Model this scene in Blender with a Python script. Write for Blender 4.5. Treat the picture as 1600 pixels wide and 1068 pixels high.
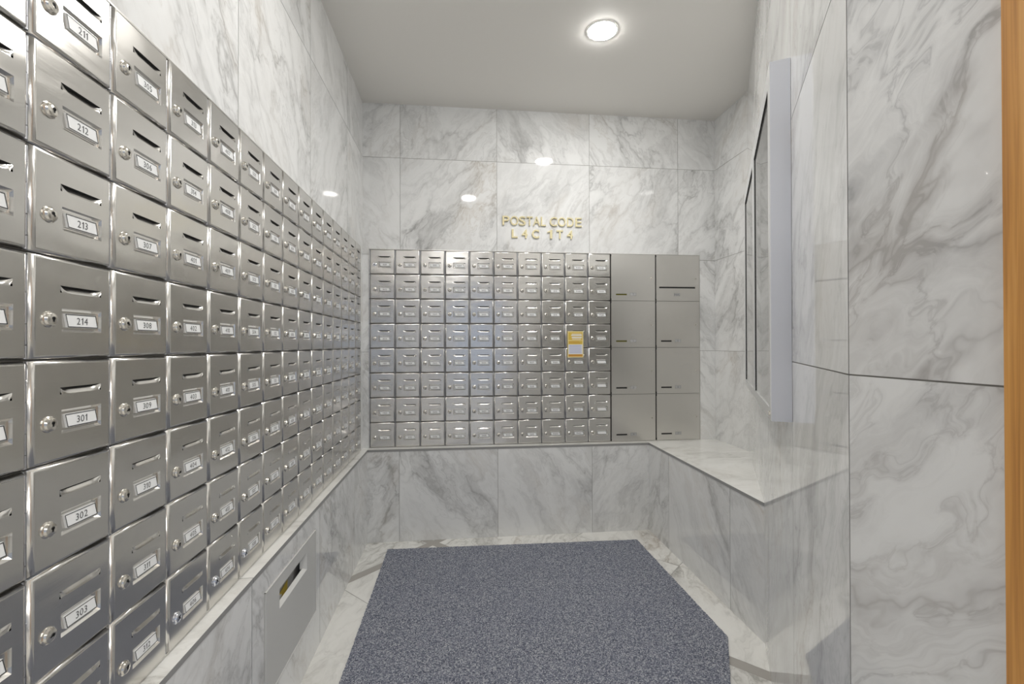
import bpy, bmesh, math, random
from mathutils import Vector, Matrix
for o in list(bpy.data.objects): bpy.data.objects.remove(o)
SC = bpy.context.scene
COL = SC.collection
RND = random.Random(7)

# ------------------------------------------------------------------ camera
CAM = Vector((0.6119, -2.9684, 1.2115)); YAW, PITCH, ROLL = 0.1087, 0.0056, -0.0022
F = Vector((math.sin(YAW)*math.cos(PITCH), math.cos(YAW)*math.cos(PITCH), math.sin(PITCH)))
R0 = Vector((math.cos(YAW), -math.sin(YAW), 0)); U0 = R0.cross(F)
R = R0*math.cos(ROLL)+U0*math.sin(ROLL); U = U0*math.cos(ROLL)-R0*math.sin(ROLL)
cd = bpy.data.cameras.new('camera'); cam = bpy.data.objects.new('camera', cd); COL.objects.link(cam)
cd.sensor_width = 36; cd.lens = 36*723.6/1600; cd.clip_start = .01
m = Matrix((R, U, -F)).transposed().to_4x4(); m.translation = CAM
cam.matrix_world = m
SC.camera = cam

# ------------------------------------------------------------------ world + exposure
w = bpy.data.worlds.new('world'); SC.world = w; w.use_nodes = True
bg = w.node_tree.nodes['Background']; bg.inputs[0].default_value = (.68, .79, 1, 1); bg.inputs[1].default_value = .22
SC.view_settings.view_transform = 'Standard'; SC.view_settings.look = 'None'
SC.view_settings.exposure = 1.60; SC.view_settings.gamma = 1; SC.view_settings.use_curve_mapping = False
LAMP = 92.0                    # emission of a downlight lens
LOBBY_FILL = 85.0  # emission of the unseen fill lights added in the lobby
GLOBE_FILL = 12.0  # emission of the globe added out of view as fill

# ------------------------------------------------------------------ measures
H_C = 2.7258; XR = 2.3209; Y1 = -.3636; X2, Y2 = 1.1693, -2.3538
W, H = .1546, .1543; ZB, YB, XB = .5736, -.086, .0416
LL, LB, LR, ZL = .0373, .0477, 1.8305, .5688
T = .61; ZG = .557; TX = .2294
A0 = Vector((XR, Y1, 0)); E = (Vector((X2, Y2, 0))-A0).normalized(); N = Vector((E.y, -E.x, 0))
if N.dot(CAM-A0) < 0: N = -N
ANG_L = (Vector((X2, Y2, 0))-A0).length
YL = A0.y+E.y*((LR-A0.x)/E.x)      # where the bench front meets the slanting wall
YEND = -2.6                       # the alcove opens to the lobby here

# ------------------------------------------------------------------ materials
def mat(name, col=(.8,.8,.8), rough=.5, metal=0, emit=None, es=1, spec=.5):
    m = bpy.data.materials.new(name); m.use_nodes = True
    b = m.node_tree.nodes['Principled BSDF']
    b.inputs['Base Color'].default_value = (*col, 1); b.inputs['Roughness'].default_value = rough
    b.inputs['Metallic'].default_value = metal; b.inputs['Specular IOR Level'].default_value = spec
    if emit: b.inputs['Emission Color'].default_value = (*emit, 1); b.inputs['Emission Strength'].default_value = es
    return m
class NT:
    def __init__(s, m): s.t = m.node_tree; s.b = s.t.nodes['Principled BSDF']
    def n(s, typ, ins=None, **kw):
        x = s.t.nodes.new(typ)
        for k, v in kw.items(): setattr(x, k, v)
        for k, v in (ins or {}).items():
            if hasattr(v, 'links'): s.t.links.new(v, x.inputs[k])
            else: x.inputs[k].default_value = v
        return x
    def math(s, op, a, b=0, clamp=False):
        return s.n('ShaderNodeMath', {0: a, 1: b}, operation=op, use_clamp=clamp).outputs[0]
    def ramp(s, f, stops, interp='LINEAR'):
        x = s.n('ShaderNodeValToRGB', {0: f}); r = x.color_ramp; r.interpolation = interp
        while len(r.elements) < len(stops): r.elements.new(.5)
        for e, (p, c) in zip(r.elements, stops):
            e.position = p; e.color = (*c, 1) if len(c) == 3 else c
        return x.outputs[0]
    def mix(s, f, a, b, typ='MIX'):
        x = s.n('ShaderNodeMix', data_type='RGBA', blend_type=typ)
        for i, v in ((0, f), (6, a), (7, b)):
            if hasattr(v, 'links'): s.t.links.new(v, x.inputs[i])
            else: x.inputs[i].default_value = v
        return x.outputs[2]
    def link(s, a, k): s.t.links.new(a, s.b.inputs[k])

def marble_mat(name, base=(.87,.87,.86), vein=(.41,.41,.405), warm=(.56,.51,.45), rough=.035, strength=.72, rot=.6, sc=1.0):
    m = mat(name, base, rough); t = NT(m)
    uv = t.n('ShaderNodeUVMap').outputs[0]
    mp = t.n('ShaderNodeMapping', {'Vector': uv, 'Rotation': (0, 0, rot)}).outputs[0]
    mp = t.n('ShaderNodeMapping', {'Vector': mp, 'Scale': (1.0*sc, .5*sc, 1)}).outputs[0]
    w1 = t.n('ShaderNodeTexNoise', {'Vector': mp, 'Scale': 2.2, 'Detail': 5, 'Roughness': .6}, noise_dimensions='2D').outputs['Color']
    w1 = t.n('ShaderNodeVectorMath', {0: w1, 1: (.5,.5,.5)}, operation='SUBTRACT').outputs[0]
    w1 = t.n('ShaderNodeVectorMath', {0: w1, 3: .55}, operation='SCALE').outputs[0]
    p = t.n('ShaderNodeVectorMath', {0: mp, 1: w1}, operation='ADD').outputs[0]
    # cell-like veins
    w2 = t.n('ShaderNodeTexNoise', {'Vector': mp, 'Scale': 11, 'Detail': 4, 'Roughness': .6}, noise_dimensions='2D').outputs['Color']
    w2 = t.n('ShaderNodeVectorMath', {0: w2, 1: (.5,.5,.5)}, operation='SUBTRACT').outputs[0]
    w2 = t.n('ShaderNodeVectorMath', {0: w2, 3: .085}, operation='SCALE').outputs[0]
    pv = t.n('ShaderNodeVectorMath', {0: p, 1: w2}, operation='ADD').outputs[0]
    v = t.n('ShaderNodeTexVoronoi', {'Vector': pv, 'Scale': 4.6}, voronoi_dimensions='2D', feature='DISTANCE_TO_EDGE').outputs['Distance']
    msk = t.n('ShaderNodeTexNoise', {'Vector': mp, 'Scale': 1.7, 'Detail': 3}, noise_dimensions='2D').outputs[0]
    msk = t.ramp(msk, [(.36, (.06,.06,.06)), (.64, (1,1,1))])
    vv = t.ramp(v, [(0, (1,1,1)), (.018, (.62,.62,.62)), (.07, (.22,.22,.22)), (.20, (0,0,0))])
    vv = t.math('MULTIPLY', vv, msk)
    # ridged flowing veins
    n1 = t.n('ShaderNodeTexNoise', {'Vector': p, 'Scale': 2.4, 'Detail': 7, 'Roughness': .55, 'Distortion': .4}, noise_dimensions='2D').outputs[0]
    r1 = t.math('ABSOLUTE', t.math('SUBTRACT', n1, .5))
    r1 = t.ramp(r1, [(0, (1,1,1)), (.012, (.5,.5,.5)), (.05, (.12,.12,.12)), (.10, (0,0,0))])
    n2 = t.n('ShaderNodeTexNoise', {'Vector': p, 'Scale': 7.5, 'Detail': 6, 'Roughness': .6}, noise_dimensions='2D').outputs[0]
    r2 = t.math('ABSOLUTE', t.math('SUBTRACT', n2, .52))
    r2 = t.ramp(r2, [(0, (1,1,1)), (.02, (.35,.35,.35)), (.06, (0,0,0))])
    r2 = t.math('MULTIPLY', r2, t.math('MULTIPLY', msk, .5))
    cl = t.n('ShaderNodeTexNoise', {'Vector': p, 'Scale': 4.0, 'Detail': 8, 'Roughness': .65}, noise_dimensions='2D').outputs[0]
    cl = t.ramp(cl, [(.48, (0,0,0)), (.78, (1,1,1))])
    cl = t.math('MULTIPLY', cl, t.math('MULTIPLY_ADD', msk, .35))
    n = t.t.nodes[-1]
    f = t.math('ADD', t.math('ADD', t.math('MULTIPLY', vv, .80), t.math('MULTIPLY', r1, .34)), t.math('ADD', r2, cl))
    f = t.math('MULTIPLY', f, strength, clamp=True)
    wm = t.n('ShaderNodeTexNoise', {'Vector': mp, 'Scale': 3.1, 'Detail': 3}, noise_dimensions='2D').outputs[0]
    wm = t.ramp(wm, [(.52, (0,0,0)), (.75, (1,1,1))])
    vc = t.mix(wm, (*vein, 1), (*warm, 1))
    bn = t.n('ShaderNodeTexNoise', {'Vector': mp, 'Scale': 1.2, 'Detail': 2}, noise_dimensions='2D').outputs[0]
    bc = t.mix(bn, (*base, 1), (base[0]*.93, base[1]*.94, base[2]*.95, 1))
    t.link(t.mix(f, bc, vc), 'Base Color')
    return m
M = {}
M['marble'] = marble_mat('polished_marble')
M['marble_near'] = marble_mat('polished_marble_near', vein=(.40,.40,.405), warm=(.50,.48,.46), strength=.95, sc=.78, rot=.75)
M['marble_cap'] = marble_mat('polished_marble_cap', base=(.90,.895,.86), vein=(.52,.51,.48), rough=.05, strength=.7, rot=1.45)
M['marble_floor'] = marble_mat('polished_marble_floor', base=(.90,.89,.85), vein=(.44,.43,.40), rough=.06, rot=.3, strength=.95)
M['grout'] = mat('grout', (.30,.29,.27), .7)
M['edge'] = mat('tile_edge', (.30,.30,.295), .4)
M['core'] = mat('wall_core', (.5,.5,.48), .9)
M['band'] = mat('taupe_stone', (.42,.40,.37), .08)
M['plaster'] = mat('painted_plaster', (.86,.84,.80), .6, spec=.3)
M['lobby'] = mat('lobby_paint', (.66,.66,.67), .6)

def steel_mat(name, col, rough, wave=.06, brush=.02, across=True):
    m = mat(name, col, rough, 1); t = NT(m)
    oi = t.n('ShaderNodeObjectInfo').outputs['Random']
    tc = t.n('ShaderNodeTexCoord').outputs['Object']
    off = t.n('ShaderNodeCombineXYZ', {0: t.math('MULTIPLY', oi, 31.0), 1: t.math('MULTIPLY', oi, 17.0), 2: 0.0}).outputs[0]
    p = t.n('ShaderNodeVectorMath', {0: tc, 1: off}, operation='ADD').outputs[0]
    sc = t.n('ShaderNodeVectorMath', {0: p, 1: (18, 18, 900) if across else (900, 900, 18)}, operation='MULTIPLY').outputs[0]
    br = t.n('ShaderNodeTexNoise', {'Vector': sc, 'Scale': 1.0, 'Detail': 2}).outputs[0]
    wv = t.n('ShaderNodeVectorMath', {0: p, 1: (9, 9, 16)}, operation='MULTIPLY').outputs[0]
    wn = t.n('ShaderNodeTexNoise', {'Vector': wv, 'Scale': 1.0, 'Detail': 1}).outputs[0]
    b1 = t.n('ShaderNodeBump', {'Height': wn, 'Strength': wave, 'Distance': .02}).outputs[0]
    b2 = t.n('ShaderNodeBump', {'Height': br, 'Strength': brush, 'Distance': .002, 'Normal': b1}).outputs[0]
    t.link(b2, 'Normal')
    rr = t.math('MULTIPLY_ADD', br, .10); t.t.nodes[-1].inputs[2].default_value = rough-.05
    t.link(rr, 'Roughness')
    k = t.math('MULTIPLY_ADD', oi, .10); t.t.nodes[-1].inputs[2].default_value = .0
    t.link(t.mix(k, (*col, 1), (col[0]*.6, col[1]*.57, col[2]*.52, 1)), 'Base Color')
    return m
M['steel'] = steel_mat('brushed_steel', (.71,.695,.665), .21, .09, .003)
M['parcel'] = steel_mat('satin_steel', (.70,.685,.655), .30, .02, .0008)
M['hinge'] = mat('hinge_steel', (.56,.57,.60), .32, 1)
M['lock'] = mat('nickel_lock', (.75,.72,.66), .18, 1)
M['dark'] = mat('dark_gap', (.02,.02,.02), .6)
M['gapsteel'] = mat('housing_steel', (.22,.21,.20), .4, 1)
M['plate'] = mat('white_plate', (.90,.91,.91), .35)
M['ink'] = mat('black_ink', (.05,.05,.05), .5)
M['number'] = mat('grey_number', (.09,.09,.095), .5)
M['brass'] = mat('polished_brass', (.93,.84,.54), .2, 1)
M['alu'] = mat('satin_aluminium', (.70,.72,.78), .38, .7)
M['white_alu'] = mat('pale_aluminium', (.85,.86,.86), .3, .6)
M['glass'] = mat('showcase_glass', (.38,.38,.37), .02, .35)
M['hatch'] = mat('grey_powder_coat', (.60,.60,.585), .45)
M['hatch_lip'] = mat('pale_powder_coat', (.74,.74,.72), .4)
M['lens'] = mat('lamp_lens', (1,1,1), .5, 0, (1.0,.98,.945), LAMP)
M['fill_lens'] = mat('lobby_fill_lens', (1,1,1), .5, 0, (1.0,.98,.95), LOBBY_FILL)
M['ring'] = mat('white_trim_ring', (.85,.85,.83), .4)
M['platesteel'] = mat('grey_label_plate', (.45,.45,.45), .4)
M['olive'] = mat('olive_card', (.16,.15,.02), .6)
M['paper'] = mat('white_paper', (.82,.82,.80), .7)
M['flyer'] = mat('yellow_flyer', (.72,.55,.10), .6)
M['bin'] = mat('dark_blue_bin', (.012,.016,.035), .5)
def wood_mat():
    m = mat('oak_wood', (.5,.25,.08), .35); t = NT(m)
    tc = t.n('ShaderNodeTexCoord').outputs['Object']
    p = t.n('ShaderNodeVectorMath', {0: tc, 1: (160, 160, 3)}, operation='MULTIPLY').outputs[0]
    n = t.n('ShaderNodeTexNoise', {'Vector': p, 'Scale': 1.0, 'Detail': 5, 'Distortion': .6}).outputs[0]
    t.link(t.ramp(n, [(.25, (.42,.18,.045)), (.5, (.66,.32,.085)), (.75, (.80,.44,.15))]), 'Base Color')
    return m
M['wood'] = wood_mat()
def mat_mat():
    m = mat('loop_pile', (.4,.42,.47), .9, spec=.1); t = NT(m)
    tc = t.n('ShaderNodeTexCoord').outputs['Object']
    v = t.n('ShaderNodeTexVoronoi', {'Vector': tc, 'Scale': 230, 'Randomness': .55})
    n = t.n('ShaderNodeTexNoise', {'Vector': tc, 'Scale': 260, 'Detail': 2}).outputs[0]
    n2 = t.n('ShaderNodeTexNoise', {'Vector': tc, 'Scale': 4, 'Detail': 3}).outputs[0]
    sp = t.n('ShaderNodeSeparateColor', {0: v.outputs['Color']}).outputs[0]
    c = t.ramp(sp, [(0, (.15,.165,.21)), (.35, (.36,.38,.43)), (.7, (.57,.59,.63)), (1, (.82,.83,.84))])
    c = t.mix(t.math('MULTIPLY', n2, .35), c, (.32,.35,.46,1))
    d = t.ramp(v.outputs['Distance'], [(.15, (1,1,1)), (.75, (.30,.31,.36))])
    t.link(t.mix(1.0, c, d, 'MULTIPLY'), 'Base Color')
    h = t.math('SUBTRACT', n, v.outputs['Distance'])
    t.link(t.n('ShaderNodeBump', {'Height': h, 'Strength': .8, 'Distance': .003}).outputs[0], 'Normal')
    return m
M['mat'] = mat_mat()

# ------------------------------------------------------------------ mesh helpers
class MB:
    def __init__(s): s.v = []; s.f = []; s.mi = []; s.uv = []; s.sm = []; s.smooth_on = True
    def face(s, pts, mi=0, uv=None):
        b = len(s.v); s.v += [tuple(p) for p in pts]; s.f.append(tuple(range(b, b+len(pts)))); s.mi.append(mi); s.sm.append(s.smooth_on)
        s.uv.append(uv or [(0, 0)]*len(pts))
    def box(s, x0, x1, y0, y1, z0, z1, mi=0):
        c = [Vector((x, y, z)) for x in (x0, x1) for y in (y0, y1) for z in (z0, z1)]
        for q in ((0,1,3,2), (4,6,7,5), (0,4,5,1), (2,3,7,6), (0,2,6,4), (1,5,7,3)):
            s.face([c[i] for i in q], mi)
    def prism(s, poly, z0, z1, mi_top=0, mi_side=0, off=(0, 0)):
        """counter-clockwise plan polygon"""
        s.face([(x, y, z1) for x, y in poly], mi_top, [(x+off[0], y+off[1]) for x, y in poly])
        s.face([(x, y, z0) for x, y in reversed(poly)], mi_side)
        for i in range(len(poly)):
            a, b = poly[i], poly[(i+1) % len(poly)]
            s.face([(a[0],a[1],z0), (b[0],b[1],z0), (b[0],b[1],z1), (a[0],a[1],z1)], mi_side)
    def cyl(s, c, axis, r, h, n=20, mi=0, r2=None, cap=True):
        """from c along axis by h"""
        axis = Vector(axis).normalized(); c = Vector(c); r2 = r if r2 is None else r2
        t = axis.orthogonal().normalized(); b = axis.cross(t)
        lo = [c+t*r*math.cos(6.28318*i/n)+b*r*math.sin(6.28318*i/n) for i in range(n)]
        hi = [c+axis*h+t*r2*math.cos(6.28318*i/n)+b*r2*math.sin(6.28318*i/n) for i in range(n)]
        for i in range(n): s.face([lo[i], lo[(i+1)%n], hi[(i+1)%n], hi[i]], mi)
        if cap: s.face(hi, mi); s.face(lo[::-1], mi)
    def mesh(s, name, mats, smooth=None):
        me = bpy.data.meshes.new(name); me.from_pydata(s.v, [], s.f)
        if smooth:
            for p, f_ in zip(me.polygons, s.sm): p.use_smooth = f_
        for m_ in mats: me.materials.append(m_)
        ul = me.uv_layers.new(name='UVMap')
        k = 0
        for p, mi, uv in zip(me.polygons, s.mi, s.uv):
            p.material_index = mi
            for q in uv: ul.data[k].uv = q; k += 1
        bm = bmesh.new(); bm.from_mesh(me); bmesh.ops.remove_doubles(bm, verts=bm.verts, dist=1e-6)
        bmesh.ops.recalc_face_normals(bm, faces=bm.faces) if smooth is not None else None
        bm.to_mesh(me); bm.free()
        if smooth and smooth != 'flags':
            me.set_sharp_from_angle(angle=math.radians(smooth))
        return me
    def obj(s, name, mats, parent=None, smooth=None):
        return link(name, s.mesh(name, mats, smooth), parent)
def link(name, me, parent=None):
    o = bpy.data.objects.new(name, me); COL.objects.link(o)
    if parent: o.parent = parent
    return o
def tag(o, label, cat, group=None):
    o['label'] = label; o['category'] = cat
    if group: o['group'] = group
    return o
def thing(name, label, cat, loc=(0,0,0), rz=0, group=None):
    o = bpy.data.objects.new(name, None); COL.objects.link(o); o.empty_display_size = .02
    o.location = loc; o.rotation_euler = (0, 0, rz); return tag(o, label, cat, group)
def struct(o): o['kind'] = 'structure'; return o

def minus(rect, hole):
    """rect minus hole, as rectangles (u0,v0,u1,v1)"""
    u0, v0, u1, v1 = rect; a, b, c, d = hole
    if a >= u1 or c <= u0 or b >= v1 or d <= v0: return [rect]
    out = []
    if v0 < b: out.append((u0, v0, u1, b))
    if v1 > d: out.append((u0, d, u1, v1))
    lo, hi = max(v0, b), min(v1, d)
    if u0 < a: out.append((u0, lo, a, hi))
    if u1 > c: out.append((c, lo, u1, hi))
    return out
def tiled(name, org, ud, nrm, ucuts, vcuts, hole=None, material='marble', core=True, seed=0, sws=(1, 1, -1)):
    """wall of tiles: plane through org, u along ud, v up, facing nrm; 2 mm joints"""
    org = Vector(org); ud = Vector(ud); nrm = Vector(nrm); up = Vector((0,0,1)); mb = MB(); rr = random.Random(seed)
    flip = ud.cross(up).dot(nrm) < 0
    def quad(r, d, mi, off=(0,0), swap=1):
        u0, v0, u1, v1 = r
        c = [(u0,v0), (u1,v0), (u1,v1), (u0,v1)]
        if flip: c = c[::-1]
        mb.face([org+ud*a+up*b+nrm*d for a, b in c], mi, [((a*swap)+off[0], b+off[1]) for a, b in c])
    g = .0011
    allr = (ucuts[0], vcuts[0], ucuts[-1], vcuts[-1])
    for r in (minus(allr, hole) if hole else [allr]): quad(r, -.0016, 1)
    for i in range(len(ucuts)-1):
        for j in range(len(vcuts)-1):
            a = ucuts[i]+(g if i else 0); b = ucuts[i+1]-(g if i < len(ucuts)-2 else 0)
            c = vcuts[j]+(g if j else 0); d = vcuts[j+1]-(g if j < len(vcuts)-2 else 0)
            off = (rr.uniform(-40, 40), rr.uniform(-40, 40)); sw = rr.choice(sws)
            for r in (minus((a, c, b, d), hole) if hole else [(a, c, b, d)]):
                quad(r, 0, 0, off, sw)
                u0, v0, u1, v1 = r
                for p, q in (((u0,v0),(u1,v0)), ((u1,v0),(u1,v1)), ((u1,v1),(u0,v1)), ((u0,v1),(u0,v0))):
                    mb.face([org+ud*p[0]+up*p[1], org+ud*q[0]+up*q[1], org+ud*q[0]+up*q[1]-nrm*.0016, org+ud*p[0]+up*p[1]-nrm*.0016], 2)
    if core: quad(allr, -.13, 3)
    o = mb.obj(name, [M[material], M['grout'], M['edge'], M['core']])
    return struct(o)

# ------------------------------------------------------------------ the shell
zc = [0, ZG, ZG+T, ZG+2*T, ZG+3*T, H_C]
BANK_B = (XB-.004, ZB-.004, XB+14*W+.004, ZB+8*H+.004)
tiled('wall_back', (0,0,0), (1,0,0), (0,-1,0), [0, TX, TX+T, TX+2*T, TX+3*T, XR], zc, BANK_B, seed=3)
YA = YB-15*W
tiled('wall_left', (0,0,0), (0,-1,0), (1,0,0), [0, .39, 1.004, 1.619, 2.234, 2.70], zc, (-YB-.004, ZB-.004, -YA+.004, ZB+8*H+.004), seed=5)
tiled('wall_right', (XR,0,0), (0,-1,0), (-1,0,0), [0, -Y1], [0, ZG, ZG+T, ZG+2*T, ZG+3*T, H_C], seed=8)
tiled('wall_slanted', A0, E, N, [0, .535, 1.145, 1.755, ANG_L], [0, ZG+T, ZG+2*T, ZG+3*T, H_C], seed=11, sws=(1,))
tiled('wall_near', (X2,Y2,0), (0,-1,0), (-1,0,0), [.0014, .2012], [0, ZG+T, H_C], seed=21, sws=(1,), material='marble_near')
# low plinth walls under the mailboxes and under the bench
CT = .014
tiled('wall_plinth_left', (LL,-LB,0), (0,-1,0), (1,0,0), [0, .342, .956, 1.571, 2.186, 2.65], [0, ZL-CT], (1.064-LB-.002, .163, 1.538-LB+.002, .4875), core=False, seed=31)
tiled('wall_plinth_back', (LL,-LB,0), (1,0,0), (0,-1,0), [0, TX-LL, TX+T-LL, TX+2*T-LL, LR-LL], [0, ZL-CT], core=False, seed=33)
tiled('wall_plinth_right', (LR,-LB,0), (0,-1,0), (-1,0,0), [0, .29, .921, -YL-LB], [0, ZL-CT], core=False, seed=36)
def cap(name, polys, seed):
    mb = MB(); rr = random.Random(seed)
    for poly in polys:
        mb.prism(poly, ZL-CT, ZL, 0, 1, (rr.uniform(-30,30), rr.uniform(-30,30)))
    return struct(mb.obj(name, [M['marble_cap'], M['edge']]))
G = .0009; OV = .002
cap('trim_1', [[(0,-1.615+G), (LL+OV,-1.615+G), (LL+OV,-LB-OV), (0,-.0)],
               [(0,-2.7), (LL+OV,-2.7), (LL+OV,-1.615-G), (0,-1.615-G)]], 41)
cap('trim_2', [[(0,-.0), (LL+OV,-LB-OV), (LR-OV-.0,-LB-OV), (LR,0)]], 43)
cap('trim_3', [[(LR,0), (LR-OV,-LB-OV), (LR-OV,YL+.002), (LR,YL), (XR,Y1), (XR,0)]], 44)

# floor: marble laid on the diagonal, two taupe bands
def floor():
    mb = MB(); rr = random.Random(55); s2 = math.sqrt(2)
    P = .903; a0, b0 = .345, -.53        # lines x+y = a0+k*P ; y-x = b0+k*P
    def wl(k, j): return .026*s2 if (k == 0) else .0011*s2
    for k in range(-11, 6):
        for j in range(-10, 6):
            sa, sb = a0+k*P+wl(k, j), a0+(k+1)*P-wl(k+1, j)
            ta, tb = b0+j*P+wl(j, k), b0+(j+1)*P-wl(j+1, k)
            c = [((s_-t_)/2, (s_+t_)/2) for s_, t_ in ((sa,ta), (sb,ta), (sb,tb), (sa,tb))]
            cx = sum(p[0] for p in c)/4; cy = sum(p[1] for p in c)/4
            if not (-.6 < cx < 4.6 and -7.6 < cy < .45): continue
            off = (rr.uniform(-30,30), rr.uniform(-30,30))
            mb.face([(x, y, 0) for x, y in c], 0, [(x+off[0], y+off[1]) for x, y in c])
    def strip(s0, s1, t0, t1, mi, z):
        mb.face([((s-t)/2, (s+t)/2, z) for s, t in ((s0,t0), (s1,t0), (s1,t1), (s0,t1))], mi)
    hw = .0248*s2
    strip(a0-hw, a0+hw, b0-3.2, b0+.6, 1, 0)
    strip(a0-1.2, a0-hw, b0-hw, b0+hw, 1, 0); strip(a0+hw, a0+.3, b0-hw, b0+hw, 1, 0)
    mb.face([(-1,-8,-.0016), (5,-8,-.0016), (5,1,-.0016), (-1,1,-.0016)], 2)
    mb.box(-1, 5, -8, 1, -.12, -.03, 2)
    return struct(mb.obj('floor', [M['marble_floor'], M['band'], M['grout']]))
floor()
mb = MB(); mb.box(-.3, 4.5, -7.5, .3, H_C, H_C+.12); struct(mb.obj('ceiling', [M['plaster']]))

# unseen lobby behind the camera, invented to light the alcove: plain painted walls, a wide window to daylight
LX0, LX1, LY = 0.0, 4.2, -7.2
mb = MB(); mb.box(LX0-.12, LX0, LY, -2.7, 0, H_C); struct(mb.obj('wall_lobby_left', [M['lobby']]))
mb = MB(); mb.box(LX1, LX1+.12, LY, -2.6, 0, H_C); struct(mb.obj('wall_lobby_right', [M['lobby']]))
mb = MB(); mb.box(X2+.13, LX1, -2.66, -2.56, 0, H_C); struct(mb.obj('wall_lobby_front', [M['lobby']]))
mb = MB()
mb.box(LX0, .35, LY-.12, LY, 0, H_C); mb.box(3.85, LX1, LY-.12, LY, 0, H_C)
mb.box(.35, 3.85, LY-.12, LY, 0, .25); mb.box(.35, 3.85, LY-.12, LY, 2.35, H_C)
struct(mb.obj('wall_lobby_back', [M['lobby']]))
mb = MB()
for x in (.35, 1.5, 2.66, 3.80): mb.box(x, x+.05, LY-.08, LY-.02, .25, 2.35)
mb.box(.35, 3.85, LY-.08, LY-.02, .25, .30); mb.box(.35, 3.85, LY-.08, LY-.02, 2.30, 2.35)
struct(mb.obj('window_1', [M['alu']]))
# wood jamb at the opening, right
mb = MB()
mb.box(X2-.012, X2+.13, -2.68, -2.5565, 0, H_C-.001)
o = struct(mb.obj('trim_4', [M['wood']]))

# ------------------------------------------------------------------ glyphs
def glyph_mesh(ch, extrude=0, offset=0, bevel=0, res=6):
    cu = bpy.data.curves.new('glyph', 'FONT'); cu.body = ch; cu.size = 1; cu.extrude = extrude; cu.offset = offset
    cu.bevel_depth = bevel; cu.resolution_u = res
    ob = bpy.data.objects.new('glyph', cu); COL.objects.link(ob)
    bpy.context.view_layer.update()
    me = bpy.data.meshes.new_from_object(ob.evaluated_get(bpy.context.evaluated_depsgraph_get()))
    bpy.data.objects.remove(ob); bpy.data.curves.remove(cu)
    return me
ONE = [(.17,0), (.285,0), (.285,.70), (.20,.70), (.14,.62), (.04,.56), (.04,.475), (.17,.54)]
GC = {'1': ([(x-.04, y) for x, y in ONE], [(0,1,2,3,7), (3,4,5,6,7)], .245)}
def one_mesh():
    mb = MB(); n = len(ONE)
    for z, fl in ((.02, False), (0, True)):
        for f in ((0,1,2,3,7), (3,4,5,6,7)):
            p = [(ONE[i][0], ONE[i][1], z) for i in f]; mb.face(p[::-1] if fl else p)
    for i in range(n):
        a, b = ONE[i], ONE[(i+1) % n]; mb.face([(a[0],a[1],0), (b[0],b[1],0), (b[0],b[1],.02), (a[0],a[1],.02)])
    return mb.mesh('numeral', [])
def glyph(ch):
    if ch not in GC:
        me = glyph_mesh(ch, res=3); vs = [v.co.copy() for v in me.vertices]
        x0 = min(v.x for v in vs); x1 = max(v.x for v in vs)
        GC[ch] = ([(v.x-x0, v.y) for v in vs], [tuple(p.vertices) for p in me.polygons], x1-x0)
        bpy.data.meshes.remove(me)
    return GC[ch]
def text_mesh(txt, cx, z0, h, y, name='number', gap=.13):
    """flat lettering in the local XZ plane facing -Y, centred on cx; h = cap height"""
    s = h/.70; mb = MB(); ws = [max(glyph(c)[2], .22) if c != ' ' else .2 for c in txt]
    tot = sum(ws)+gap*(len(txt)-1); x = -tot/2
    for c, wd in zip(txt, ws):
        if c != ' ':
            vs, fs, gw = glyph(c); o_ = x+(wd-gw)/2
            for f in fs: mb.face([(cx+(vs[i][0]+o_)*s, y, z0+vs[i][1]*s) for i in f], 0)
        x += wd+gap
    return mb.mesh(name, [M['number']])

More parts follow.
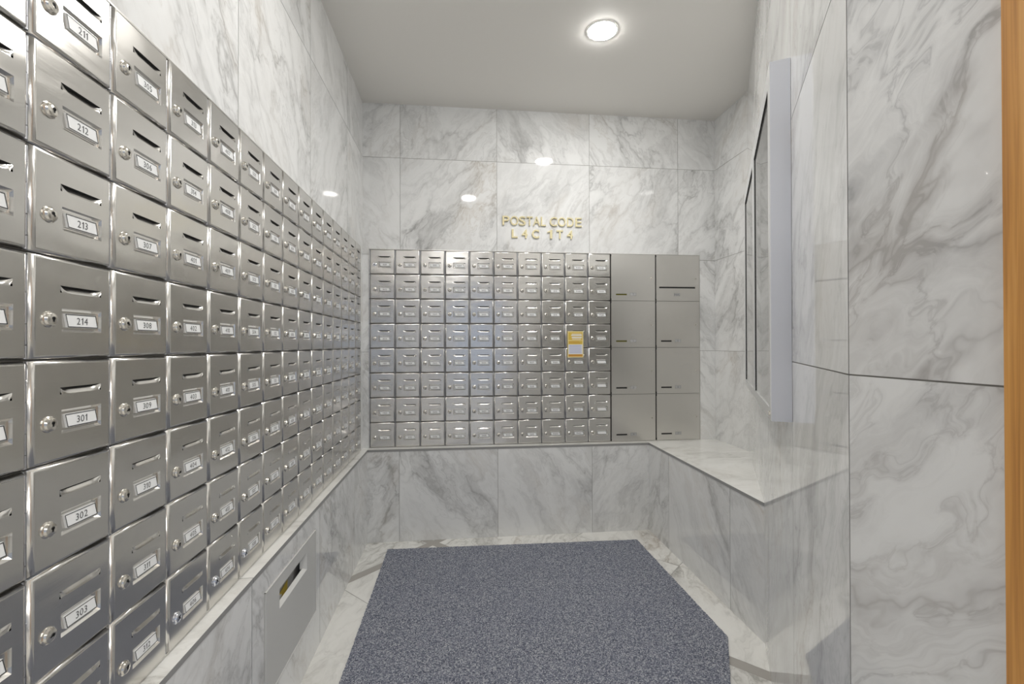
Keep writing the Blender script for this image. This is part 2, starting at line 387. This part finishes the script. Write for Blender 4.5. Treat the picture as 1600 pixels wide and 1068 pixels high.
# ------------------------------------------------------------------ mailbox (local: X right, Z up, front towards -Y)
D = -.0088
SL = (.052, .1315, .1010, .1115)      # slot u0,u1,v0,v1
HO = (.0548, .1325, .0415, .0775)     # recess round the number plate
def door_mesh():
    mb = MB()
    o0 = (.0035, .0012, W-.0012, H-.0012)
    rings = [(.0040, .0012, W-.0012, H-.0012, .001), (.0044, .0015, W-.0014, H-.0015, -.0022), (.0086, .0036, W-.0033, H-.0038, -.0077), (.0112, .0066, W-.0060, H-.0070, D)]
    for r0, r1 in zip(rings, rings[1:]):
        c0 = [(r0[0],r0[1]), (r0[2],r0[1]), (r0[2],r0[3]), (r0[0],r0[3])]; c1 = [(r1[0],r1[1]), (r1[2],r1[1]), (r1[2],r1[3]), (r1[0],r1[3])]
        for i in range(4):
            j = (i+1) % 4
            mb.face([(c0[i][0],r0[4],c0[i][1]), (c0[j][0],r0[4],c0[j][1]), (c1[j][0],r1[4],c1[j][1]), (c1[i][0],r1[4],c1[i][1])])
    f = rings[-1]; mb.smooth_on = False
    us = sorted({f[0], f[2], SL[0], SL[1], HO[0], HO[1]}); vs = sorted({f[1], f[3], SL[2], SL[3], HO[2], HO[3]})
    for i in range(len(us)-1):
        for j in range(len(vs)-1):
            uc = (us[i]+us[i+1])/2; vc = (vs[j]+vs[j+1])/2
            if SL[0] < uc < SL[1] and SL[2] < vc < SL[3]: continue
            if HO[0] < uc < HO[1] and HO[2] < vc < HO[3]: continue
            mb.face([(us[i],D,vs[j]), (us[i+1],D,vs[j]), (us[i+1],D,vs[j+1]), (us[i],D,vs[j+1])])
    # slot ramp: surface below the slit pressed inwards, ends curved up
    mb.smooth_on = True
    n = 12; u0, u1, v0, v1 = SL; prev = None
    for k in range(n+1):
        q = k/n; u = u0+(u1-u0)*q; e = min(1, 4.5*min(q, 1-q)); e = math.sin(e*math.pi/2)
        d = .0050*e
        p = [(u, D, v1), (u, D+.0002, v1), (u, D+d, v1-.0019*e), (u, D+d*.42, v1-(v1-v0)*.62*e-.0003), (u, D, v1-(v1-v0)*e*.96-.0004), (u, D, v0)]
        if prev:
            for a in (2, 3, 4): mb.face([prev[a], prev[a+1], p[a+1], p[a]])
        prev = p
    mb.smooth_on = False
    # plate recess
    u0, u1, v0, v1 = HO; b = .0042; dd = D+.0042
    c0 = [(u0,v0), (u1,v0), (u1,v1), (u0,v1)]; g_ = .0012; c1 = [(u0+b,v0+b), (u1-g_,v0+b), (u1-g_,v1-b), (u0+b,v1-b)]
    for i in range(4):
        j = (i+1) % 4
        mb.face([(c0[i][0],D,c0[i][1]), (c0[j][0],D,c0[j][1]), (c1[j][0],dd,c1[j][1]), (c1[i][0],dd,c1[i][1])])
    mb.face([(x, dd, z) for x, z in c1])
    me = mb.mesh('door', [M['steel']], smooth='flags')
    return me
def slit_mesh():
    mb = MB(); n = 12; u0, u1, v0, v1 = SL; prev = None
    for k in range(n+1):
        q = k/n; u = u0+(u1-u0)*q; e = min(1, 4.5*min(q, 1-q)); e = math.sin(e*math.pi/2)
        p = [(u, D+.0003, v1+.0001), (u, D+.0050*e+.0003, v1+.0001), (u, D+.0050*e+.0003, v1-.0020*e)]
        if prev:
            mb.face([prev[0], prev[1], p[1], p[0]]); mb.face([prev[1], prev[2], p[2], p[1]])
        prev = p
    return mb.mesh('mail_slot', [M['dark']])
def housing_mesh():
    mb = MB(); mb.box(.0004, W-.0004, .0012, .10, .0004, H-.0004); return mb.mesh('housing', [M['gapsteel']])
def hinge_mesh():
    mb = MB(); r = .0026; z = .002; segs = [.020, .030, .0445, .030, .0225]
    for i, s_ in enumerate(segs):
        mb.cyl((.0010, -.0034, z), (0,0,1), r if i % 2 == 0 else r*.86, s_-.0012, 10); z += s_
    mb.box(.0002, .0036, -.0012, .0010, .002, H-.002)
    return mb.mesh('hinge', [M['hinge']], smooth=40)
PL = [(.0668,.0487), (.1268,.0487), (.1216,.0697), (.0616,.0697)]
def inset(poly, d):
    n = len(poly); out = []
    for i in range(n):
        p0, p1, p2 = Vector(poly[i-1]), Vector(poly[i]), Vector(poly[(i+1) % n])
        a = (p1-p0).normalized(); b = (p2-p1).normalized()
        na = Vector((-a.y, a.x)); nb = Vector((-b.y, b.x))
        q = (na+nb); q = q/(1+na.dot(nb)); out.append(p1+q*d)
    return out
def plate_mesh():
    mb = MB(); y0, y1 = D+.0041, D+.0008
    mb.face([(x, y1, z) for x, z in PL])
    for i in range(4):
        a, b = PL[i], PL[(i+1) % 4]; mb.face([(a[0],y0,a[1]), (b[0],y0,b[1]), (b[0],y1,b[1]), (a[0],y1,a[1])])
    return mb.mesh('number_plate', [M['plate']])
def outline_mesh():
    mb = MB(); a = inset(PL, .0003); b = inset(PL, .0017); y = D+.0006
    for i in range(4):
        j = (i+1) % 4
        mb.face([(a[i][0],y,a[i][1]), (a[j][0],y,a[j][1]), (b[j][0],y,b[j][1]), (b[i][0],y,b[i][1])])
    return mb.mesh('plate_outline', [M['ink']])
def lock_mesh():
    mb = MB(); c = (.0325, D, .0592)
    mb.cyl((c[0], D+.001, c[2]), (0,-1,0), .0122, .0022, 28, cap=False)
    mb.cyl((c[0], D-.0012, c[2]), (0,-1,0), .0122, .0012, 28, r2=.0104, cap=False)
    mb.cyl((c[0], D-.0024, c[2]), (0,-1,0), .0104, .0028, 28, r2=.0092, cap=False)
    mb.cyl((c[0], D-.0052, c[2]), (0,-1,0), .0092, .0010, 28, r2=.0070)
    return mb.mesh('lock', [M['lock']], smooth=30)
def keyhole_mesh(turn=0):
    mb = MB(); c = Vector((.0333, D-.0063, .0610)); mb.cyl(c, (0,-1,0), .0026, .0004, 12)
    for dx, dz, w_, h_ in ((0, -.0022, .0011, .0030),):
        mb.box(c.x+dx-w_, c.x+dx+w_, c.y-.0004, c.y, c.z+dz-h_, c.z+dz+h_)
    if turn:
        a = math.radians(turn); cc = Vector((.0325, 0, .0592))
        mb.v = [tuple(cc+Matrix.Rotation(a, 3, 'Y') @ (Vector(v)-cc)) for v in mb.v]
    return mb.mesh('keyhole', [M['dark']])
def cross_mesh():
    mb = MB(); 
    for a in (45, 135):
        r = math.radians(a); d = Vector((math.cos(r), 0, math.sin(r)))*.0055; q = Vector((-math.sin(r), 0, math.cos(r)))*.0011; c = Vector((.0325, D-.0064, .0592))
        mb.face([c-d-q, c+d-q, c+d+q, c-d+q])
    return mb.mesh('keyhole', [M['dark']])
MS = dict(housing=housing_mesh(), door=door_mesh(), mail_slot=slit_mesh(), hinge=hinge_mesh(), lock=lock_mesh(), number_plate=plate_mesh(), plate_outline=outline_mesh())
KEYS = [keyhole_mesh(0), keyhole_mesh(70), keyhole_mesh(-40)]; CROSS = cross_mesh()
M['newlock'] = mat('chrome_lock', (.80,.82,.88), .12, 1)
lock2 = MS['lock'].copy(); lock2.materials[0] = M['newlock']
# the first mailbox, with its parts; every other one is a copy of it
def proto_mailbox():
    t = thing('mailbox', '', 'mailbox')
    for k in ('housing', 'door', 'mail_slot', 'hinge'): link(k, MS[k], t)
    l = link('lock', MS['lock'], t); link('keyhole', KEYS[0], l)
    p = link('number_plate', MS['number_plate'], t); link('plate_outline', MS['plate_outline'], p)
    return t
proto = proto_mailbox(); first = [True]
def copy_tree(o, parent=None):
    c = o.copy(); COL.objects.link(c)
    if parent: c.parent = parent
    for ch in list(o.children): copy_tree(ch, c)
    return c
def kids(o, stem): return [c for c in o.children if c.name.split('.')[0] == stem]
def place_mailbox(txt, loc, rz, label, group):
    if first[0]: t = proto; first[0] = False
    else: t = copy_tree(proto)
    t.location = loc; t.rotation_euler = (0, 0, rz); tag(t, label, 'mailbox', group)
    lk = kids(t, 'lock')[0]; kh = kids(lk, 'keyhole')[0]
    if txt in ('406', '1011', '414', '508'): lk.data = lock2; kh.data = CROSS; lk['label'] = 'newer bright chrome lock'
    else: kh.data = KEYS[RND.choice((0, 0, 0, 1, 2))]
    p = kids(t, 'number_plate')[0]
    for c in kids(p, 'number'): bpy.data.objects.remove(c)
    if txt:
        h = .0108 if len(txt) < 4 else .0098
        link('number', text_mesh(txt, .0942, .0538, h, D+.0005), p)
    else: p['label'] = 'blank plate without a number'
    return t
units = [f*100+k for f in (2,3,4,5,6,7,8,9,10,11,12,14,15) for k in range(1, 15)]
names = [str(u) for u in units]+['PH%02d' % k for k in range(1, 15)]+['MGR', 'OFFICE', '', '', '', '']
i0 = names.index('203')
ORD = ['leftmost', 'second', 'third', 'fourth', 'fifth', 'sixth', 'seventh', 'eighth', 'ninth', 'tenth', 'eleventh', 'twelfth', 'thirteenth', 'fourteenth', 'fifteenth']
ROW = ['top row', 'second row from top', 'third row from top', 'fourth row from top', 'fifth row from top', 'third row from bottom', 'second row from bottom', 'bottom row']
for c in range(15):                       # c = 0 nearest the camera
    i = 14-c
    for r in range(8):
        n = names[i0+c*8+r]
        tt = {'406': ' with a bright cross-slot lock'}.get(n, '')
        place_mailbox(n, (0, YB-(i+1)*W, ZB+(7-r)*H), math.pi/2,
            'steel mailbox %s%s, left wall, %s, %s column from the near end' % (n, tt, ROW[r], 'first' if c == 0 else ORD[c]) if not tt else
            'steel mailbox 406 with a bright cross-slot lock, bottom row of the left wall', 'mailboxes in the left wall')
j0 = i0+120
for c in range(10):
    for r in range(8):
        n = names[j0+c*8+r]
        if n: lab = 'steel mailbox %s in back wall, %s, %s column%s' % (n, ROW[r], ORD[c], '' if c == 0 else ' from the left')
        else: lab = 'steel mailbox with blank plate in back wall, %s, beside the parcel lockers' % ROW[r]
        if n == 'PH08': lab = 'steel mailbox in back wall mostly covered by the yellow notice, fourth row'
        place_mailbox(n, (XB+c*W, 0, ZB+(7-r)*H), 0, lab, 'mailboxes in the back wall')

# steel surround strips round both banks
def surround(name, u0, v0, u1, v1, loc, rz):
    mb = MB(); t = .0035
    for a in ((u0-t, u1+t, v1, v1+t), (u0-t, u1+t, v0-t, v0), (u0-t, u0, v0, v1), (u1, u1+t, v0, v1)):
        mb.box(a[0], a[1], -.004, .03, a[2], a[3])
    o = mb.obj(name, [M['steel']]); o.location = loc; o.rotation_euler = (0, 0, rz)
    return struct(o)
surround('trim_5', 0, 0, 15*W, 8*H, (0, YA, ZB), math.pi/2)
surround('trim_6', 0, 0, 14*W, 8*H, (XB, 0, ZB), 0)

# ------------------------------------------------------------------ parcel lockers
PW, PH = 2*W, 2*H
def locker(c, r, wide=False):
    rows = ['top', 'second', 'third', 'bottom']
    lab = 'large plain steel locker in back wall, %s of the %s locker column' % (['topmost', 'second from top', 'third from top', 'lowest'][r], ['left', 'right'][c])
    if wide: lab = 'large steel outgoing mail locker with one wide slot, top right of back wall'
    t = thing('parcel_locker', lab, 'locker', (XB+(10+2*c)*W, 0, ZB+(3-r)*PH), 0, 'large lockers beside the mailboxes')
    mb = MB(); mb.box(.0004, PW-.0004, .0012, .11, .0004, PH-.0004); mb.obj('housing', [M['gapsteel']], t)
    # window cut in the door
    wn = (.027, .281, .086, .0965) if wide else (.039, .1135, .0370, .0470)
    d = -.0045; u0, v0, u1, v1 = .007, .0012, PW-.0012, PH-.0012
    mb = MB()
    for q in minus((u0, v0, u1, v1), (wn[0], wn[2], wn[1], wn[3])):
        mb.box(q[0], q[2], d, .001, q[1], q[3])
    mb.obj('door', [M['parcel']], t)
    mb = MB(); mb.box(wn[0], wn[1], .0, .001, wn[2], wn[3])
    o = mb.obj('mail_slot' if wide else 'slot_window', [M['olive'] if (c == 0 and r < 2) else M['dark']], t)
    if c == 0 and r < 2: o['label'] = 'slot showing olive card'
    mb = MB(); mb.box(.0012, .0050, -.002, .001, .010, PH-.010); mb.cyl((.0045, -.0040, .001), (0,0,1), .0034, .014, 10); mb.cyl((.0045, -.0040, PH-.015), (0,0,1), .0034, .014, 10)
    mb.obj('hinge', [M['dark']], t)
    lk = MB(); lk.cyl((.284, d, .152), (0,-1,0), .0068, .003, 18, r2=.0058); l = lk.obj('lock', [M['lock']], t, smooth=30)
    kh = MB(); kh.box(.2833, .2847, d-.0034, d-.003, .149, .155); kh.obj('keyhole', [M['dark']], l)
    lx = .132 if wide else .1365
    mb = MB(); mb.box(lx, lx+.040, d-.0006, d, .0345, .0535); p = mb.obj('label_plate', [M['platesteel']], t)
    mb = MB()
    for q in ((lx, lx+.040, .0345, .0351), (lx, lx+.040, .0529, .0535), (lx, lx+.0006, .0345, .0535), (lx+.0394, lx+.040, .0345, .0535)):
        mb.box(q[0], q[1], d-.0009, d-.0006, q[2], q[3])
    mb.obj('plate_outline', [M['number']], p)
    link('number', text_mesh('MAIL' if wide else '%d' % (r+1+(c*4-(1 if c else 0))), lx+.020, .0388, .0105, d-.0008), p)
for c in range(2):
    for r in range(4): locker(c, r, wide=(c == 1 and r == 0))

# ------------------------------------------------------------------ wall lettering
ALL1 = [('P',.8754,.9205), ('O',.9259,.9775), ('S',.9815,1.0255), ('T',1.0320,1.0710), ('A',1.0735,1.1210), ('L',1.1250,1.1580), ('C',1.1840,1.2330), ('O',1.2380,1.2895), ('D',1.2990,1.3420), ('E',1.3540,1.3960)]
ALL2 = [('L',.9350,.9730), ('4',1.0005,1.0380), ('C',1.0670,1.1140), ('1',1.1680,1.2000), ('T',1.2290,1.2710), ('4',1.2975,1.3370)]
POS1 = ['first letter of POSTAL CODE', 'letter O in the word POSTAL', 'letter after PO in POSTAL', 'fourth letter of the word POSTAL', 'fifth letter of the word POSTAL', 'last letter of the word POSTAL', 'first letter of the word CODE', 'second letter of the word CODE', 'third letter of the word CODE', 'last letter of the word CODE']
POS2 = ['first of the lower line', 'second of the lower line', 'third of the lower line', 'fourth of the lower line', 'fifth of the lower line', 'last of the lower line']
def letters(lst, z0, h, off, pos, grp, up=0):
    for (ch, x0, x1), ps in zip(lst, pos):
        me = one_mesh() if ch == '1' else glyph_mesh(ch, extrude=.010, offset=off, res=8)
        xs = [v.co.x for v in me.vertices]; ys = [v.co.y for v in me.vertices]; zs = [v.co.z for v in me.vertices]
        a, b = min(xs), max(xs); c, d = min(ys), max(ys)
        for v in me.vertices:
            x = (v.co.x-a)/(b-a)*(x1-x0); z = (v.co.y-c)/(d-c)*h; y = -(v.co.z-min(zs))/(max(zs)-min(zs))*.009
            v.co = (x, y, z)
        me.materials.clear(); me.materials.append(M['brass'])
        bm = bmesh.new(); bm.from_mesh(me); bmesh.ops.recalc_face_normals(bm, faces=bm.faces); bm.to_mesh(me); bm.free()
        kind = 'numeral' if ch.isdigit() else 'letter'
        o = link('brass_'+kind, me); o.location = (x0, -.0005, z0)
        tag(o, 'brass %s %s on the marble back wall, %s' % (kind, ch, ps), kind, grp)
letters(ALL1, 1.9800, .0590, .004, POS1, 'brass characters of POSTAL CODE')
letters(ALL2, 1.8990, .0560, .018, POS2, 'brass characters of L4C 1T4')

# ------------------------------------------------------------------ yellow notice
nt = thing('notice', 'small yellow and white paper notice taped over the ninth mailbox column', 'paper notice', (1.2965, -.0190, 1.127))
w_, h_ = .1045, .171
mb = MB(); mb.box(0, w_, -.0004, 0, 0, h_); mb.obj('sheet', [mat('pale_yellow_paper', (.80,.68,.34), .6)], nt)
my, mo, mw, mbl = mat('yellow_print', (.68,.48,.08), .6), mat('orange_print', (.58,.28,.04), .6), mat('white_print', (.72,.74,.80), .6), mat('blue_print', (.30,.33,.60), .6)
def bars(name, rects, m_, y):
    q = MB()
    for a, b, c, d in rects: q.box(a, b, y-.0001, y, c, d)
    return q.obj(name, [m_], nt)
bars('yellow_band', [(.006, w_-.006, .086, .108), (.006, w_-.006, .112, .164)], my, -.0005)
bars('white_band', [(.006, w_-.006, .022, .084)], mw, -.0005)
bars('orange_band', [(.006, w_-.006, .006, .020)], mo, -.0005)
bars('printed_lines', [(.028, w_-.012, .150, .154), (.024, w_-.010, .140, .147), (.028, w_-.010, .126, .134), (.030, w_-.016, .117, .121)], M['paper'], -.0007)
bars('small_text', [(.012, w_-.014, z, z+.0022) for z in (.030, .038, .046, .054, .062, .070, .076)], mbl, -.0007)
bars('heading_text', [(.010, w_-.02, .092, .095), (.010, w_-.03, .100, .103), (.012, w_-.03, .011, .014)], mo, -.0007)

# ------------------------------------------------------------------ recycling hatch in the left plinth
ht = thing('recycling_hatch', 'grey metal panel with a paper slot set in the low left wall', 'hatch', (LL, -1.538, .165))
hw, hh = .474, .3205       # local: X = world y, Z = up, out = world +x
ht.rotation_euler = (0, 0, math.pi/2)
s0, s1, t0, t1 = .106, .366, .215, .278
mb = MB()
for q in minus((.002, .002, hw-.002, hh-.002), (s0, t0, s1, t1)): mb.box(q[0], q[2], -.003, .002, q[1], q[3])
mb.obj('panel', [M['hatch']], ht)
mb = MB()
for q in ((0, hw, hh-.0018, hh), (0, .0018, 0, hh), (hw-.0018, hw, 0, hh), (0, hw, 0, .0018)): mb.box(q[0], q[1], -.0045, .004, q[2], q[3])
mb.obj('panel_edge', [M['hatch_lip']], ht)
mb = MB()      # sloping sill, side cheeks of the slot
mb.face([(s0, -.003, t0), (s1, -.003, t0), (s1-.004, .010, t0+.009), (s0+.002, .010, t0+.009)])
mb.face([(s1, -.003, t0), (s1, -.003, t1), (s1-.020, .016, t1), (s1-.020, .016, t0+.009)])
mb.face([(s0, -.003, t1), (s0, -.003, t0), (s0+.002, .010, t0+.009), (s0+.002, .010, t1)])
mb.obj('slot_frame', [M['hatch_lip']], ht)
mb = MB()      # dark bin behind the slot
mb.box(.02, hw-.02, .18, .182, .01, hh-.01); mb.box(.02, .022, .031, .18, .01, hh-.01); mb.box(hw-.022, hw-.02, .031, .18, .01, hh-.01)
mb.box(.02, hw-.02, .031, .18, hh-.012, hh-.01); mb.box(.02, hw-.02, .031, .18, .01, .012)
mb.obj('bin', [M['bin']], ht)
def flyer(name, pts, m_, label):
    q = MB(); a = [Vector(p) for p in pts]; n = (a[1]-a[0]).cross(a[2]-a[0]).normalized()*.0008
    q.face(a); q.face([p+n for p in reversed(a)])
    for i in range(4): q.face([a[i], a[(i+1) % 4], a[(i+1) % 4]+n, a[i]+n])
    o = q.obj(name, [m_]); tag(o, label, 'paper'); return o
def hp(x, d, z): return (LL-d, -1.538+x, .165+z)      # x along, d inwards, z up
flyer('flyer', [hp(.165,.034,.02), hp(.27,.036,.02), hp(.275,.034,.224), hp(.160,.030,.212)], M['flyer'], 'yellow flyer sticking up inside the slot of the grey hatch')
flyer('leaflet', [hp(.09,.030,.02), hp(.19,.028,.02), hp(.200,.026,.214), hp(.10,.024,.250)], M['paper'], 'white leaflet left of the yellow flyer inside the hatch slot')

# ------------------------------------------------------------------ display case on the slanting wall
# local: X along E (towards the camera), -Y ... outwards N, Z up
rz = math.atan2(E.y, E.x)
ct = thing('display_case', 'wall-hung silver aluminium display case with two glass panes on slanting marble wall', 'display case', A0+E*.60+Vector((0,0,1.014))+N*.0006, rz)
sgn = 1 if Matrix.Rotation(rz, 3, 'Z') @ Vector((0,1,0)) @ N > 0 else -1
CL, CH, CD = 1.157, .922, .047
def cbox(mb_, x0, x1, d0, d1, z0, z1): mb_.box(x0, x1, min(sgn*d0, sgn*d1), max(sgn*d0, sgn*d1), z0, z1)
mb = MB()
cbox(mb, 0, CL, 0, .004, 0, CH); cbox(mb, 0, .004, .004, CD-.006, 0, CH); cbox(mb, CL-.004, CL, .004, CD-.001, 0, CH)
cbox(mb, .004, CL-.004, .004, CD-.006, 0, .004); cbox(mb, .004, CL-.004, .004, CD-.006, CH-.004, CH)
mb.obj('case_body', [M['alu']], ct)
def pane_frame(x0, x1):
    fr = MB(); s = .030
    cbox(fr, x0, x1, CD-.006, CD, 0, .030); cbox(fr, x0, x1, CD-.006, CD, CH-.052, CH)
    cbox(fr, x0, x0+.045, CD-.006, CD+.0015, .030, CH-.052); cbox(fr, x1-.030, x1, CD-.006, CD+.0015, .030, CH-.052)
    o = fr.obj('door_frame', [M['white_alu']], ct)
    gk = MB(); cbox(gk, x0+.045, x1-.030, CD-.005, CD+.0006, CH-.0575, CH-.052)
    cbox(gk, x0+.045, x0+.0456, CD-.005, CD-.0004, .030, CH-.0575)  # dark strip stands in for shade where the glass sits behind the stile
    gk.obj('gasket_and_shade', [M['dark']], o)
    gl = MB(); cbox(gl, x0+.0456, x1-.030, CD-.006, CD-.003, .030, CH-.0575); gl.obj('glass_pane', [M['glass']], o)
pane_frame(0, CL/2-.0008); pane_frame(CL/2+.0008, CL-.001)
mb = MB(); cbox(mb, CL-.012, CL-.010, CD+.002, CD+.004, .10, .104) 
lk = MB(); lk.cyl((CL-.02, sgn*(CD+.0), .018), (0, sgn, 0), .006, .004, 16); lk.obj('lock', [M['lock']], ct)

# ------------------------------------------------------------------ floor mat
mp = [(.178,-.170), (.176,-2.45), (.92,-2.45), (1.552,-1.425), (1.700,-1.161), (1.686,-.205)]
def matmesh():
    mb = MB(); rr = random.Random(3); pts = []
    for i in range(len(mp)):
        a, b = Vector(mp[i]), Vector(mp[(i+1) % len(mp)]); n = max(2, int((b-a).length/.009)); d = (b-a).normalized(); q = Vector((-d.y, d.x))
        for k in range(n):
            p = a+(b-a)*k/n
            if k: p = p+q*rr.uniform(-.0016, .0016)
            pts.append((p.x, p.y))
    mb.prism(pts, .0003, .0085)
    return mb
mo_ = matmesh().obj('floor_mat', [M['mat']]); tag(mo_, 'blue-grey loop-pile entrance mat lying on the marble floor', 'floor mat')

# ------------------------------------------------------------------ ceiling lights
def downlight(x, y, lens, label):
    t = thing('ceiling_light', label, 'ceiling light', (x, y, H_C), 0, 'recessed round ceiling lights')
    mb = MB(); n = 40; prof = [(.0655, -.0005), (.0662, -.0026), (.070, -.0032), (.075, -.0022), (.076, -.0003)]
    for i in range(n):
        a, b = 6.283185*i/n, 6.283185*(i+1)/n
        for (r0, z0), (r1, z1) in zip(prof, prof[1:]):
            mb.face([(r0*math.cos(a), r0*math.sin(a), z0), (r0*math.cos(b), r0*math.sin(b), z0), (r1*math.cos(b), r1*math.sin(b), z1), (r1*math.cos(a), r1*math.sin(a), z1)])
    mb.obj('trim_ring', [M['ring']], t, smooth=40)
    mb = MB(); pr = [(.0655, -.0020), (.064, -.0045), (.056, -.0068), (.040, -.0083), (.020, -.0090), (.0001, -.0092)]
    for i in range(n):
        a, b = 6.283185*i/n, 6.283185*(i+1)/n
        for (r0, z0), (r1, z1) in zip(pr, pr[1:]):
            mb.face([(r0*math.cos(a), r0*math.sin(a), z0), (r0*math.cos(b), r0*math.sin(b), z0), (r1*math.cos(b), r1*math.sin(b), z1), (r1*math.cos(a), r1*math.sin(a), z1)])
    mb.obj('lens', [M[lens]], t, smooth=60)
downlight(1.290, -.800, 'lens', 'bright round ceiling light over the middle of the alcove')
downlight(.690, -1.822, 'lens', 'bright round ceiling light above the near mailboxes, mirrored in the marble')
downlight(2.6, -5.3, 'fill_lens', 'round fill light added in the lobby ceiling, farther one behind the viewer to the right')  # lobby lights are unseen, added to brighten alcove and jamb
downlight(.45, -5.0, 'fill_lens', 'round fill light added in the lobby ceiling, left one behind the viewer')
downlight(1.9, -3.6, 'fill_lens', 'round fill light added in the lobby ceiling just beyond the wooden jamb')
def globe(x, y, label):  # out-of-view globe, added only as fill light
    t = thing('fill_pendant', label, 'added fill lamp', (x, y, H_C))
    mb = MB(); mb.cyl((0,0,-.03), (0,0,1), .06, .03, 24); mb.obj('canopy', [M['ring']], t)
    mb = MB(); mb.cyl((0,0,-.34), (0,0,1), .006, .31, 10); mb.obj('rod', [M['alu']], t)
    me = bpy.data.meshes.new('globe'); bm = bmesh.new(); bmesh.ops.create_uvsphere(bm, u_segments=32, v_segments=20, radius=.16)
    bmesh.ops.translate(bm, verts=bm.verts, vec=(0,0,-.50)); bm.to_mesh(me); bm.free(); me.materials.append(M['globe'])
    for p in me.polygons: p.use_smooth = True
    link('globe', me, t)
M['globe'] = mat('opal_fill_globe', (1,1,1), .4, 0, (1.0,.97,.93), GLOBE_FILL)
globe(3.2, -4.3, 'opal globe added as fill light, hanging in the lobby behind the viewer')
